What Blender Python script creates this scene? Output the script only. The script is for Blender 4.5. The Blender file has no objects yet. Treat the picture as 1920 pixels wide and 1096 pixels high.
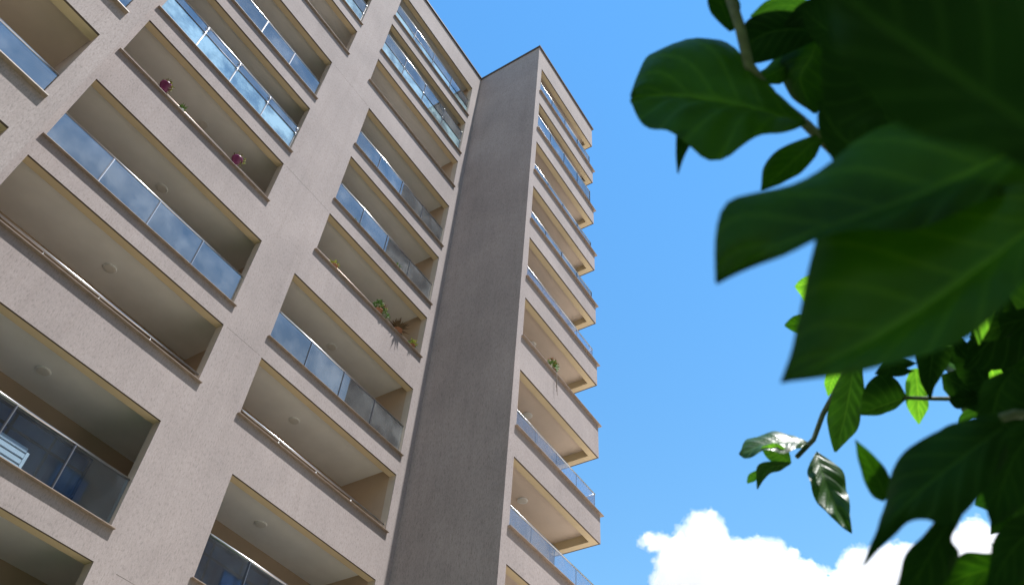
import bpy, bmesh, math, random
from mathutils import Vector, Matrix, noise as mnoise
SC = bpy.context.scene
COL = SC.collection
R = math.radians

# ------------------------------------------------------------------ camera
CAM = Vector((-7.309, -13.003, 1.600))
RIGHT = Vector((0.534495, -0.843026, 0.060187))
DOWN = Vector((0.648924, 0.363719, -0.668286))
FWD = Vector((0.541491, 0.396252, 0.741466))
FPX = 1552.13
cd = bpy.data.cameras.new('camera')
cam = bpy.data.objects.new('camera', cd)
COL.objects.link(cam)
cam.matrix_world = Matrix(((RIGHT.x, -DOWN.x, -FWD.x, CAM.x), (RIGHT.y, -DOWN.y, -FWD.y, CAM.y),
                           (RIGHT.z, -DOWN.z, -FWD.z, CAM.z), (0, 0, 0, 1)))
cd.sensor_width = 36
cd.lens = FPX / 1920 * 36
cd.clip_start = 0.02
cd.clip_end = 8000
cd.dof.use_dof = True
cd.dof.focus_distance = 19.0
cd.dof.aperture_fstop = 6.3
SC.camera = cam

# ------------------------------------------------------------------ sky, sun, exposure
SUN_EL, SUN_AZ = 70.0, 177.0           # azimuth clockwise from +Y
W = bpy.data.worlds.new('World')
SC.world = W
W.use_nodes = True
nt = W.node_tree
nt.nodes.clear()
sky = nt.nodes.new('ShaderNodeTexSky')
sky.sky_type = 'NISHITA'
sky.sun_disc = False
sky.sun_elevation = R(SUN_EL)
sky.sun_rotation = R(SUN_AZ)
sky.altitude = 0
sky.air_density = 2.0
sky.dust_density = 0.0
sky.ozone_density = 4.0
hs = nt.nodes.new('ShaderNodeHueSaturation')
hs.inputs['Saturation'].default_value = 1.3
hs.inputs['Value'].default_value = 1.0
bg = nt.nodes.new('ShaderNodeBackground')
bg.inputs['Strength'].default_value = 0.126
wo = nt.nodes.new('ShaderNodeOutputWorld')
nt.links.new(sky.outputs[0], hs.inputs['Color'])
# thin broken cloud in the half of the sky behind the camera (what the glass reflects)
tc = nt.nodes.new('ShaderNodeTexCoord')
vn = nt.nodes.new('ShaderNodeTexNoise')
vn.inputs['Scale'].default_value = 3.2
vn.inputs['Detail'].default_value = 6
vn.inputs['Distortion'].default_value = .4
nt.links.new(tc.outputs['Generated'], vn.inputs['Vector'])
vr = nt.nodes.new('ShaderNodeMapRange')
vr.inputs[1].default_value, vr.inputs[2].default_value = .36, .66
vr.inputs[3].default_value, vr.inputs[4].default_value = .15, .85
nt.links.new(vn.outputs[0], vr.inputs[0])
vx = nt.nodes.new('ShaderNodeSeparateXYZ')
nt.links.new(tc.outputs['Generated'], vx.inputs[0])
vm = nt.nodes.new('ShaderNodeMapRange')
vm.inputs[1].default_value, vm.inputs[2].default_value = -.05, -.30
nt.links.new(vx.outputs[1], vm.inputs[0])
vf = nt.nodes.new('ShaderNodeMath')
vf.operation = 'MULTIPLY'
nt.links.new(vr.outputs[0], vf.inputs[0])
nt.links.new(vm.outputs[0], vf.inputs[1])
vmix = nt.nodes.new('ShaderNodeMix')
vmix.data_type = 'RGBA'
nt.links.new(vf.outputs[0], vmix.inputs[0])
nt.links.new(hs.outputs[0], vmix.inputs[6])
vmix.inputs[7].default_value = (1.7, 2.0, 2.4, 1)
nt.links.new(vmix.outputs[2], bg.inputs['Color'])
nt.links.new(bg.outputs[0], wo.inputs['Surface'])
sd = bpy.data.lights.new('sun', 'SUN')
sd.energy = 4.8
sd.angle = R(0.53)
sd.color = (1.0, 0.975, 0.95)
sun = bpy.data.objects.new('sun', sd)
COL.objects.link(sun)
SUN = Vector((math.sin(R(SUN_AZ)) * math.cos(R(SUN_EL)), math.cos(R(SUN_AZ)) * math.cos(R(SUN_EL)), math.sin(R(SUN_EL))))
sun.rotation_euler = SUN.to_track_quat('Z', 'Y').to_euler()
SC.view_settings.view_transform = 'Standard'
SC.view_settings.look = 'None'
SC.view_settings.exposure = 0.68
SC.view_settings.gamma = 1.0
SC.view_settings.use_curve_mapping = False
SC.cycles.use_denoising = True
SC.cycles.diffuse_bounces = 5
SC.cycles.glossy_bounces = 5
SC.cycles.transmission_bounces = 6
SC.cycles.volume_bounces = 64
SC.cycles.max_bounces = 64
SC.cycles.transparent_max_bounces = 24
SC.cycles.sample_clamp_indirect = 8

# ------------------------------------------------------------------ helpers
def at(px, py, d):
    """the point seen at pixel (px, py) of the 1920 x 1096 photograph, d metres along the view axis"""
    return CAM + (FWD + RIGHT * ((px - 960) / FPX) + DOWN * ((py - 548) / FPX)) * d

def to_px(p):
    q = p - CAM
    z = q.dot(FWD)
    return 960 + FPX * q.dot(RIGHT) / max(z, 1e-6), 548 + FPX * q.dot(DOWN) / max(z, 1e-6), z

class MB:
    def __init__(self):
        self.v, self.f, self.m, self.s = [], [], [], []
    def face(self, pts, m=0, smooth=False):
        n = len(self.v)
        self.v += [tuple(p) for p in pts]
        self.f.append(tuple(range(n, n + len(pts))))
        self.m.append(m)
        self.s.append(smooth)
    def box(self, x0, x1, y0, y1, z0, z1, m=0):
        if x0 > x1: x0, x1 = x1, x0
        n = len(self.v)
        self.v += [(x, y, z) for z in (z0, z1) for y in (y0, y1) for x in (x0, x1)]
        for q in ((0, 2, 3, 1), (4, 5, 7, 6), (0, 1, 5, 4), (2, 6, 7, 3), (0, 4, 6, 2), (1, 3, 7, 5)):
            self.f.append(tuple(n + i for i in q))
            self.m.append(m)
            self.s.append(False)
    def tube(self, pts, rad, m=0, seg=10, cap=True):
        pts = [Vector(p) for p in pts]
        rr = rad if isinstance(rad, (list, tuple)) else [rad] * len(pts)
        n0 = len(self.v)
        ref = Vector((0.31, 0.22, 0.93))
        for i, p in enumerate(pts):
            t = (pts[min(i + 1, len(pts) - 1)] - pts[max(i - 1, 0)]).normalized()
            if abs(t.dot(ref)) > .95: ref = Vector((1, .1, 0))
            a = t.cross(ref).normalized()
            b = t.cross(a)
            for k in range(seg):
                an = 2 * math.pi * k / seg
                self.v.append(tuple(p + (a * math.cos(an) + b * math.sin(an)) * rr[i]))
        for i in range(len(pts) - 1):
            for k in range(seg):
                k2 = (k + 1) % seg
                self.f.append((n0 + i * seg + k, n0 + i * seg + k2, n0 + (i + 1) * seg + k2, n0 + (i + 1) * seg + k))
                self.m.append(m)
                self.s.append(True)
        if cap:
            for q in (tuple(n0 + k for k in range(seg)), tuple(n0 + (len(pts) - 1) * seg + k for k in range(seg))):
                self.f.append(q)
                self.m.append(m)
                self.s.append(False)
    def lathe(self, cx, cy, prof, m=0, seg=24, smooth=True):
        n0 = len(self.v)
        for r_, z in prof:
            for k in range(seg):
                an = 2 * math.pi * k / seg
                self.v.append((cx + r_ * math.cos(an), cy + r_ * math.sin(an), z))
        for i in range(len(prof) - 1):
            for k in range(seg):
                k2 = (k + 1) % seg
                self.f.append((n0 + i * seg + k, n0 + i * seg + k2, n0 + (i + 1) * seg + k2, n0 + (i + 1) * seg + k))
                self.m.append(m)
                self.s.append(smooth)
    def build(self, name, mats, parent=None, fix=True):
        me = bpy.data.meshes.new(name)
        me.from_pydata(self.v, [], self.f)
        if not isinstance(mats, (list, tuple)): mats = [mats]
        for mt in mats: me.materials.append(mt)
        me.polygons.foreach_set('material_index', self.m)
        me.polygons.foreach_set('use_smooth', self.s)
        if fix:
            bm = bmesh.new()
            bm.from_mesh(me)
            bmesh.ops.remove_doubles(bm, verts=bm.verts, dist=1e-5)
            bmesh.ops.recalc_face_normals(bm, faces=bm.faces)
            bm.to_mesh(me)
            bm.free()
        me.update()
        o = bpy.data.objects.new(name, me)
        COL.objects.link(o)
        if parent: o.parent = parent
        return o

def empty(name, loc=(0, 0, 0)):
    o = bpy.data.objects.new(name, None)
    COL.objects.link(o)
    o.location = loc
    o.empty_display_size = .1
    return o

def tag(o, label=None, cat=None, group=None, kind=None):
    if label: o['label'] = label
    if cat: o['category'] = cat
    if group: o['group'] = group
    if kind: o['kind'] = kind
    return o

def nodes(name):
    m = bpy.data.materials.new(name)
    m.use_nodes = True
    t = m.node_tree
    t.nodes.clear()
    return m, t, t.nodes.new('ShaderNodeOutputMaterial')

def N(t, kind, **kw):
    n = t.nodes.new(kind)
    for k, v in kw.items():
        if k in n.inputs: n.inputs[k].default_value = v
        else: setattr(n, k, v)
    return n

def tex_noise(t, scale, detail=4, rough=.55, vec=None, sc3=None):
    n = N(t, 'ShaderNodeTexNoise')
    n.inputs['Scale'].default_value = scale
    n.inputs['Detail'].default_value = detail
    n.inputs['Roughness'].default_value = rough
    tc = N(t, 'ShaderNodeTexCoord')
    mp = N(t, 'ShaderNodeMapping')
    if sc3: mp.inputs['Scale'].default_value = sc3
    t.links.new(tc.outputs['Object'], mp.inputs['Vector'])
    t.links.new(mp.outputs[0], n.inputs['Vector'])
    return n

def ramp(t, fac, stops):
    r = N(t, 'ShaderNodeValToRGB')
    e = r.color_ramp.elements
    while len(e) < len(stops): e.new(.5)
    for i, (p, c) in enumerate(stops):
        e[i].position = p
        e[i].color = (*c, 1) if len(c) == 3 else c
    t.links.new(fac, r.inputs[0])
    return r

def mul(t, a, b, fac=1.0):
    mx = N(t, 'ShaderNodeMix', data_type='RGBA', blend_type='MULTIPLY')
    mx.inputs[0].default_value = fac
    t.links.new(a, mx.inputs[6])
    t.links.new(b, mx.inputs[7])
    return mx.outputs[2]

def paint(name, col, var=.08, scale=3.0, rough=.6, bump=.0, bscale=60, metal=0.0):
    m, t, out = nodes(name)
    b = N(t, 'ShaderNodeBsdfPrincipled')
    n = tex_noise(t, scale, 5)
    c0 = tuple(c * (1 - var) for c in col)
    c1 = tuple(min(1, c * (1 + var)) for c in col)
    r_ = ramp(t, n.outputs['Fac'], [(.3, c0), (.7, c1)])
    t.links.new(r_.outputs[0], b.inputs['Base Color'])
    b.inputs['Roughness'].default_value = rough
    b.inputs['Metallic'].default_value = metal
    if bump:
        n2 = tex_noise(t, bscale, 3)
        bp = N(t, 'ShaderNodeBump', Strength=bump, Distance=.01)
        t.links.new(n2.outputs['Fac'], bp.inputs['Height'])
        t.links.new(bp.outputs[0], b.inputs['Normal'])
    t.links.new(b.outputs[0], out.inputs[0])
    return m

def plaster(name, col):
    m, t, out = nodes(name)
    b = N(t, 'ShaderNodeBsdfPrincipled', Roughness=.9)
    b.inputs['Specular IOR Level'].default_value = .2
    worm = tex_noise(t, 1.0, 3, .6, sc3=(36, 36, 11))
    fine = tex_noise(t, 1.0, 4, .65, sc3=(85, 85, 45))
    big = tex_noise(t, .45, 5, .6)
    drip = tex_noise(t, 1.0, 4, .6, sc3=(5, 5, .35))
    r1 = ramp(t, worm.outputs['Fac'], [(.30, (.72, .71, .71)), (.45, (.97, .97, .97)), (.58, (1.02, 1.02, 1.02)), (.74, (1.14, 1.14, 1.14))])
    r2 = ramp(t, fine.outputs['Fac'], [(.3, (.84, .84, .84)), (.7, (1.12, 1.12, 1.12))])
    r3 = ramp(t, big.outputs['Fac'], [(.3, (.86, .855, .86)), (.7, (1.1, 1.09, 1.09))])
    r4 = ramp(t, drip.outputs['Fac'], [(.3, (.93, .925, .92)), (.55, (1, 1, 1))])
    rgb = N(t, 'ShaderNodeRGB')
    rgb.outputs[0].default_value = (*col, 1)
    c = mul(t, rgb.outputs[0], r1.outputs[0])
    c = mul(t, c, r2.outputs[0])
    c = mul(t, c, r3.outputs[0])
    c = mul(t, c, r4.outputs[0])
    t.links.new(c, b.inputs['Base Color'])
    bp = N(t, 'ShaderNodeBump', Strength=.5, Distance=.004)
    t.links.new(worm.outputs['Fac'], bp.inputs['Height'])
    t.links.new(bp.outputs[0], b.inputs['Normal'])
    t.links.new(b.outputs[0], out.inputs[0])
    return m

def glass(name, refl=.34, tint=(.72, .80, .80), dust_refl=.25, dcol=(.55, .60, .62), fres=.8):
    m, t, out = nodes(name)
    tr = N(t, 'ShaderNodeBsdfTransparent')
    tr.inputs[0].default_value = (*tint, 1)
    gl = N(t, 'ShaderNodeBsdfGlossy', Roughness=.02)
    gl.inputs[0].default_value = (.95, .97, 1, 1)
    df = N(t, 'ShaderNodeBsdfDiffuse')
    df.inputs[0].default_value = (*dcol, 1)
    fr = N(t, 'ShaderNodeFresnel', IOR=1.5)
    ad = N(t, 'ShaderNodeMath', operation='MULTIPLY_ADD')
    ad.inputs[1].default_value = fres
    ad.inputs[2].default_value = refl
    ad.use_clamp = True
    t.links.new(fr.outputs[0], ad.inputs[0])
    n = tex_noise(t, 1.1, 5, .6)
    r_ = ramp(t, n.outputs['Fac'], [(.36, (dust_refl * .3,) * 3), (.5, (dust_refl * .9,) * 3), (.64, (dust_refl * 1.8,) * 3)])  # uneven dust film, with the grey of reflected cloud put into its colour
    m1 = N(t, 'ShaderNodeMixShader')
    t.links.new(r_.outputs[0], m1.inputs[0])
    t.links.new(tr.outputs[0], m1.inputs[1])
    t.links.new(df.outputs[0], m1.inputs[2])
    m2 = N(t, 'ShaderNodeMixShader')
    t.links.new(ad.outputs[0], m2.inputs[0])
    t.links.new(m1.outputs[0], m2.inputs[1])
    t.links.new(gl.outputs[0], m2.inputs[2])
    t.links.new(m2.outputs[0], out.inputs[0])
    return m

def leaf_mat(name, base, trans, tfac=.35, rough=.38, spec=.1):
    m, t, out = nodes(name)
    uv = N(t, 'ShaderNodeUVMap')
    sp = N(t, 'ShaderNodeSeparateXYZ')
    t.links.new(uv.outputs[0], sp.inputs[0])
    def M(op, a, b=None, c=None):
        n = N(t, 'ShaderNodeMath', operation=op)
        for i, q in enumerate((a, b, c)):
            if q is None: continue
            if isinstance(q, (int, float)): n.inputs[i].default_value = q
            else: t.links.new(q, n.inputs[i])
        return n.outputs[0]
    au = M('ABSOLUTE', M('SUBTRACT', M('MULTIPLY', sp.outputs[0], 2.0), 1.0))
    ph = M('SUBTRACT', M('MULTIPLY', sp.outputs[1], 7.0), M('MULTIPLY', M('POWER', au, .8), 1.7))
    fr = M('ABSOLUTE', M('SUBTRACT', M('FRACT', ph), .5))
    side = M('SUBTRACT', 1.0, M('MULTIPLY', fr, 7.0))
    side = M('MULTIPLY', M('MAXIMUM', side, 0.0), .42)
    midv = M('MAXIMUM', M('SUBTRACT', 1.0, M('MULTIPLY', au, 16.0)), 0.0)
    vein = M('MAXIMUM', side, midv)
    nz = tex_noise(t, 22, 5)
    r1 = ramp(t, nz.outputs['Fac'], [(.3, tuple(c * .6 for c in base)), (.7, tuple(c * 1.4 for c in base))])
    mx = N(t, 'ShaderNodeMix', data_type='RGBA')
    t.links.new(vein, mx.inputs[0])
    t.links.new(r1.outputs[0], mx.inputs[6])
    mx.inputs[7].default_value = (base[0] * 2.6 + .006, base[1] * 2.2 + .012, base[2] * 2 + .003, 1)
    b = N(t, 'ShaderNodeBsdfPrincipled', Roughness=rough)
    b.inputs['Specular IOR Level'].default_value = spec
    t.links.new(mx.outputs[2], b.inputs['Base Color'])
    tl = N(t, 'ShaderNodeBsdfTranslucent')
    mt = N(t, 'ShaderNodeMix', data_type='RGBA')
    t.links.new(vein, mt.inputs[0])
    mt.inputs[6].default_value = (*trans, 1)
    mt.inputs[7].default_value = (trans[0] * 2.2, trans[1] * 1.6, trans[2] * 1.5, 1)
    nb = tex_noise(t, 7, 6, .65)
    rb = ramp(t, nb.outputs['Fac'], [(.32, (.45, .5, .4)), (.5, (.95, .95, .9)), (.7, (1.35, 1.3, 1.2))])
    t.links.new(mul(t, mt.outputs[2], rb.outputs[0]), tl.inputs[0])
    bp = N(t, 'ShaderNodeBump', Strength=.35, Distance=.002)
    t.links.new(vein, bp.inputs['Height'])
    t.links.new(bp.outputs[0], b.inputs['Normal'])
    ms = N(t, 'ShaderNodeMixShader')
    ms.inputs[0].default_value = tfac
    t.links.new(b.outputs[0], ms.inputs[1])
    t.links.new(tl.outputs[0], ms.inputs[2])
    t.links.new(ms.outputs[0], out.inputs[0])
    return m

MAT = dict(
    plaster=plaster('grey_beige_plaster', (.36, .318, .304)),
    cream=paint('cream_paint', (.60, .50, .33), .05, 2, .7),
    jamb=paint('jamb_plaster', (.56, .49, .41), .06, 3, .8),
    floor=paint('brown_floor_tile', (.26, .19, .14), .15, 4, .4),
    darkstrip=paint('dark_brown_strip', (.10, .075, .06), .15, 8, .8),
    ceiling=paint('ceiling_paint', (.76, .77, .77), .05, 1.5, .8),
    ceilwarm=paint('warm_ceiling_paint', (.64, .55, .48), .05, 1.5, .8),
    roomwall=paint('room_wall_paint', (.47, .36, .26), .05, 1.5, .8),
    sill=paint('brown_sill_stone', (.28, .22, .18), .18, 9, .5, .15, 40),
    steel=paint('brushed_steel', (.62, .62, .63), .05, 20, .28, metal=1.0),
    darksteel=paint('dark_anodised_steel', (.10, .10, .11), .1, 20, .4, metal=.8),
    brownsteel=paint('bronzed_rail', (.36, .29, .25), .1, 20, .4, metal=.7),
    glass=glass('balcony_glass', .24, (.72, .78, .76), .24, (.42, .44, .44)),
    frost=glass('pale_balcony_glass', .30, (.6, .8, .82), .75, (.45, .66, .72)),
    clear=glass('clear_balcony_glass', .05, (.84, .86, .90), .10, (.5, .5, .54), .35),
    low=glass('low_balcony_glass', .02, (.72, .84, .93), .03, (.40, .52, .62)),
    pane=None,
    roofmetal=paint('dark_roof_flashing', (.09, .075, .07), .15, 5, .5),
    lamp=paint('white_lamp_housing', (.66, .65, .61), .05, 5, .4),
    frame=paint('navy_window_frame', (.006, .009, .02), .1, 5, .45),
    white=paint('white_slats', (.72, .74, .75), .06, 6, .5),
    paving=paint('pale_concrete_paving', (.62, .505, .385), .15, .4, .9),
    lawn=paint('lawn_green', (.05, .085, .025), .4, 6, .9),
    purple=paint('purple_plastic', (.16, .012, .10), .12, 8, .4),
    clay=paint('clay_pot', (.33, .15, .08), .15, 12, .7),
    bark=paint('grey_brown_bark', (.13, .11, .08), .35, 30, .85, .6, 40),
    twig=paint('green_grey_twig', (.085, .105, .05), .3, 60, .7, .4, 90),
    fgreen=paint('plant_green', (.09, .20, .03), .4, 20, .5),
    fyellow=paint('plant_yellow_green', (.38, .42, .08), .3, 20, .5),
    fbrown=paint('plant_bronze', (.10, .065, .03), .4, 20, .55),
    fred=paint('red_petals', (.45, .05, .04), .3, 30, .5),
    folive=paint('plant_olive', (.20, .19, .06), .4, 20, .5),
    leaf=leaf_mat('leaf_deep_green', (.013, .046, .003), (.040, .155, .004), .34, .45),
    leafdark=leaf_mat('leaf_dark_green', (.008, .031, .006), (.02, .075, .004), .25, .55, spec=.06),
    leafgloss=leaf_mat('leaf_glossy_green', (.026, .070, .016), (.05, .18, .008), .2, .36, spec=.32),
    leafbright=leaf_mat('leaf_young_green', (.07, .20, .02), (.22, .60, .03), .5),
)
def pane_mat():
    m, t, out = nodes('blue_window_pane')
    b = N(t, 'ShaderNodeBsdfPrincipled', Roughness=.35)
    b.inputs['Specular IOR Level'].default_value = .12
    w = tex_noise(t, 1.0, 3, .5, sc3=(9, 9, .3))
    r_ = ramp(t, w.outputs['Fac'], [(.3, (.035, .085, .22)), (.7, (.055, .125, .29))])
    t.links.new(r_.outputs[0], b.inputs['Base Color'])
    t.links.new(b.outputs[0], out.inputs[0])
    return m
MAT['pane'] = pane_mat()

# ------------------------------------------------------------------ ground
def ground():
    mb = MB()
    n = 24
    for i in range(n):
        for j in range(n):
            f = lambda k: (abs(k / (n / 2) - 1) ** 2.2) * (1 if k >= n / 2 else -1) * 3000
            mb.face([(f(i), f(j), 0), (f(i + 1), f(j), 0), (f(i + 1), f(j + 1), 0), (f(i), f(j + 1), 0)])
    o = mb.build('ground', MAT['paving'])
    tag(o, 'pale concrete forecourt below the apartment building', 'ground', kind='structure')
    mb = MB()
    xs, ys = [-24, -16, -11, -6, -2, 1], [-26, -21, -17, -13, -9.5, -6, -3.3]
    for a, b in zip(xs, xs[1:]):
        for c, d in zip(ys, ys[1:]): mb.face([(a, c, .03), (b, c, .03), (b, d, .03), (a, d, .03)])
    for a, b in zip((-5.9, -3), (-3, 1)): mb.face([(a, -3.3, .03), (b, -3.3, .03), (b, -.02, .03), (a, -.02, .03)])
    tag(mb.build('lawn', MAT['lawn']), 'green lawn under the leafy tree and along the foot of the building', 'lawn', kind='structure')
ground()

# ------------------------------------------------------------------ building
ZT = lambda r: 35.435 - 3.0 * (r - 1)            # underside of the beam over the opening of row r, counted from the top
ZR = 36.997
SOLID = {3, 6, 8}
NARROW = {1, 2, 3, 7, 8}
YW = -3.194
ROWS = range(1, 12)
X1L, X2R = -5.411, 6.036
X1R = lambda r: -.28 if r in NARROW else -.64
X2L = lambda r: .93 if r in NARROW else 1.29
SILL = lambda r: ZT(r) - (1.72 if r in SOLID else 2.375)      # wall top under the coping
WSILL = lambda r: ZT(r) - (1.74 if r == 6 else 2.07)
XWL, XWR = 6.512, 11.435                          # right wing
XLR = -5.98                                       # right corner of the left wing

building = empty('apartment_building', (0, 0, 0))
tag(building, 'tall grey beige apartment building with rows of glass fronted balconies and a projecting wing', 'building')

def sheet_wall(mb, x0, x1, z0, z1, holes, yf, yb):
    xs = sorted({x0, x1, *[h[i] for h in holes for i in (0, 1)]})
    zs = sorted({z0, z1, *[h[i] for h in holes for i in (2, 3)]})
    def solid(i, j):
        if i < 0 or j < 0 or i >= len(xs) - 1 or j >= len(zs) - 1: return None
        cx, cz = (xs[i] + xs[i + 1]) / 2, (zs[j] + zs[j + 1]) / 2
        return not any(h[0] < cx < h[1] and h[2] < cz < h[3] for h in holes)
    for i in range(len(xs) - 1):
        for j in range(len(zs) - 1):
            if not solid(i, j): continue
            a, b, c, d = xs[i], xs[i + 1], zs[j], zs[j + 1]
            mb.face([(a, yf, c), (b, yf, c), (b, yf, d), (a, yf, d)])
            mb.face([(a, yb, c), (b, yb, c), (b, yb, d), (a, yb, d)], 1)
            for di, dj, p, q in ((-1, 0, (a, c), (a, d)), (1, 0, (b, c), (b, d)), (0, -1, (a, c), (b, c)), (0, 1, (a, d), (b, d))):
                nb = solid(i + di, j + dj)
                if nb: continue
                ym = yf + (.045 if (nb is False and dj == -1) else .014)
                mat = 2 if (nb is False and dj == -1) else 0  # dark brown strip along the outer edge of the opening's underside
                mb.face([(p[0], yf, p[1]), (q[0], yf, q[1]), (q[0], ym, q[1]), (p[0], ym, p[1])], mat)
                mb.face([(p[0], ym, p[1]), (q[0], ym, q[1]), (q[0], yb, q[1]), (p[0], yb, p[1])], 3 if dj == 0 else 1)

WM = [MAT['plaster'], MAT['cream'], MAT['darkstrip'], MAT['jamb']]
mb = MB()
holes = []
for r_ in ROWS:
    holes.append((X1L, X1R(r_), SILL(r_), ZT(r_)))
    holes.append((X2L(r_), X2R, SILL(r_), ZT(r_)))
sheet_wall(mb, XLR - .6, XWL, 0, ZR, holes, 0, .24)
for z in (ZT(8), ZT(10), ZT(4), ZT(6)):                       # plaster joints on the pier
    a, b = (X1R(8) if z in (ZT(8), ZT(10)) else X1R(5)), (X2L(8) if z in (ZT(8),) else X2L(5))
    mb.box(a + .10, b - .06, -.0015, 0.002, z + .006, z + .011, 2)
mb.build('facade_wall', WM, building)

def wing(name, mx):
    """mx maps the right wing's x to the wanted side"""
    mb = MB()
    col_in = 6.814
    mb.box(mx(XWL), mx(col_in), YW, -.002, 0, ZR, 0)                    # side wall seen from the left
    mb.box(mx(col_in), mx(11.19), -1.65, -1.45, 0, ZR - .3, 1)           # room wall behind the balconies
    mb.box(mx(11.19), mx(XWR), -1.65, 6, 0, ZR, 0)
    tops = [(ZR, ZT(1))] + [(WSILL(r_), ZT(r_ + 1)) for r_ in range(1, 11)] + [(WSILL(11), 0)]
    for zt, zb in tops:
        x0, x1, yi = col_in, XWR, YW + .24
        A = [(x0, YW), (x1, YW), (x1, -1.652)]
        B = [(x0, yi), (x1 - .25, yi), (x1 - .25, -1.652)]
        for k in (0, 1):
            for pts, m in (([(A[k], zb), (A[k + 1], zb), (A[k + 1], zt), (A[k], zt)], 0),
                           ([(B[k], zb), (B[k + 1], zb), (B[k + 1], zt), (B[k], zt)], 1)):
                mb.face([(mx(p[0]), p[1], z) for p, z in pts], m)
            mb.face([(mx(A[k][0]), A[k][1], zt), (mx(A[k + 1][0]), A[k + 1][1], zt), (mx(B[k + 1][0]), B[k + 1][1], zt), (mx(B[k][0]), B[k][1], zt)], 0)
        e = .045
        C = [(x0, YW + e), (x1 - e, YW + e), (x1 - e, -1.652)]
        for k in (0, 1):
            mb.face([(mx(p[0]), p[1], zb) for p in (A[k], A[k + 1], C[k + 1], C[k])], 2)  # dark brown outer strip of the band underside
            mb.face([(mx(p[0]), p[1], zb) for p in (C[k], C[k + 1], B[k + 1], B[k])], 1)
    o = mb.build(name, WM, building)
    return o
mxr = lambda x: x
mxl = lambda x: XLR - (x - XWL)
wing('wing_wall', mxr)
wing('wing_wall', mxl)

# core: party walls, roof slabs, outer shell
mb = MB()
mb.box(XLR - 4.9, XWR, .26, 7.0, ZR - .25, ZR - .05, 0)
mb.box(6.82, XWR - .26, -2.94, .24, ZR - .25, ZR - .05, 0)
mb.box(XLR - 4.6, XLR - .31, -2.94, .24, ZR - .25, ZR - .05, 0)
mb.box(XLR - 4.9, XWR - .26, 6.8, 7.0, 0, ZR - .3, 0)
mb.build('roof_slab', MAT['plaster'], building)

mb = MB()
def strip(x0, y0, x1, y1, z0, z1, m=0):
    mb.box(min(x0, x1), max(x0, x1), min(y0, y1), max(y0, y1), z0, z1, m)
cz0, cz1 = ZR + .002, ZR + .075
strip(XLR - .05, -.07, XWL - .06, .30, cz0, cz1)
strip(XWL - .058, YW - .07, XWL + .30, .30, cz0, cz1)
strip(XWL + .302, YW - .07, XWR + .07, YW + .28, cz0, cz1)
strip(XWR - .26, YW + .282, XWR + .07, 6, cz0, cz1)
strip(XLR - 4.98, YW - .07, XLR + .07, YW + .28, cz0, cz1)
mb.build('roof_coping', MAT['roofmetal'], building)

def ceiling_light(parent, x, y, z):
    mb = MB()
    mb.lathe(x, y, [(.0, z - .024), (.10, z - .024), (.118, z - .022), (.122, z - .018), (.122, z - .012)], 0, 28)
    mb.lathe(x, y, [(.124, z - .022), (.144, z - .028), (.150, z - .02), (.150, z + .001)], 1, 28)
    return mb.build('ceiling_light', [MAT['lamp'], MAT['ceiling']], parent)

def railing(x0, x1, yg, zb, zt, n=4, style='single', gm='glass', mid=None, side=None, parent=None):
    """glass railing from x0 to x1; side = (sign, y_end) adds a return round the corner at x1"""
    root = empty('railing')
    root.parent = parent
    w = (x1 - x0) / n
    g = .012
    def panel(a, b, z0, z1, m):
        q = MB()
        q.box(a, b, yg - .004, yg + .004, z0, z1)
        q.build('glass_panel', MAT[m], root)
    for k in range(n):
        a, b = sorted((x0 + w * k + (g if w > 0 else -g), x0 + w * (k + 1) - (g if w > 0 else -g)))
        if mid:
            panel(a, b, zb + .01, mid - .012, gm if style != 'pale' else 'frost')
            panel(a, b, mid + .012, zt - .02, 'glass')
        else:
            panel(a, b, zb + .01, zt - .02, gm)
    if side:
        q = MB()
        xs = x1
        q.box(xs - .004, xs + .004, yg + .02, side, zb + .01, zt - .02)
        q.build('glass_panel', MAT['clear'], root)
    q = MB()
    pts = [(x0, yg, zt), (x1, yg, zt)]
    q.tube(pts, .021, 0, 12)
    if side: q.tube([(x1, yg + .021, zt), (x1, side, zt)], .021, 0, 12)
    q.build('handrail', MAT['steel'], root)
    if mid:
        q = MB()
        q.tube([(x0, yg - .012, mid), (x1, yg - .012, mid)], .011, 0, 8)
        q.build('middle_rail', MAT['darksteel'], root)
    for k in range(1, n + (1 if (side or style == 'pale') else 0)):
        x = x0 + w * k
        if k == n: x -= .03 if w > 0 else -.03
        q = MB()
        if gm == 'clear':
            q.box(x - .004, x + .006, yg - .008, yg + .008, zb, zt - .02, 0)
        else:
            q.box(x - .019, x - .006, yg - .02, yg + .03, zb, zt - .02, 1)
            q.box(x + .002, x + .014, yg - .02, yg + .03, zb, zt - .02, 0)
        if style == 'pale':
            for zc in (zt - .1, (mid or zt - .4) - .02):
                q.tube([(x - .07, yg - .035, zc), (x + .07, yg - .035, zc)], .012, 0, 8)
                q.box(x - .008, x + .008, yg - .045, yg - .02, zc - .09, zc + .06, 0)
        q.build('post', [MAT['steel'], MAT['darksteel']], root)
    return root

def low_rail(x0, x1, y, z, parent, n=4, brown=False):
    root = empty('railing')
    root.parent = parent
    q = MB()
    q.tube([(x0 + .01, y, z), (x1 - .01, y, z)], .024, 0, 12)
    q.build('handrail', MAT['brownsteel' if brown else 'steel'], root)
    if brown:
        q = MB()
        q.tube([(x0 + .01, y, z - .10), (x1 - .01, y, z - .10)], .014, 0, 10)
        q.build('middle_rail', MAT['brownsteel'], root)
    for k in range(1, n):
        x = x0 + (x1 - x0) * k / n
        q = MB()
        q.tube([(x, y, z - .25), (x, y, z - .03)], .011, 0, 8)
        q.lathe(x, y, [(0, z - .225), (.03, z - .225), (.03, z - .245)], 0, 12)
        q.build('post', MAT['steel'], root)
    return root

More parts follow.
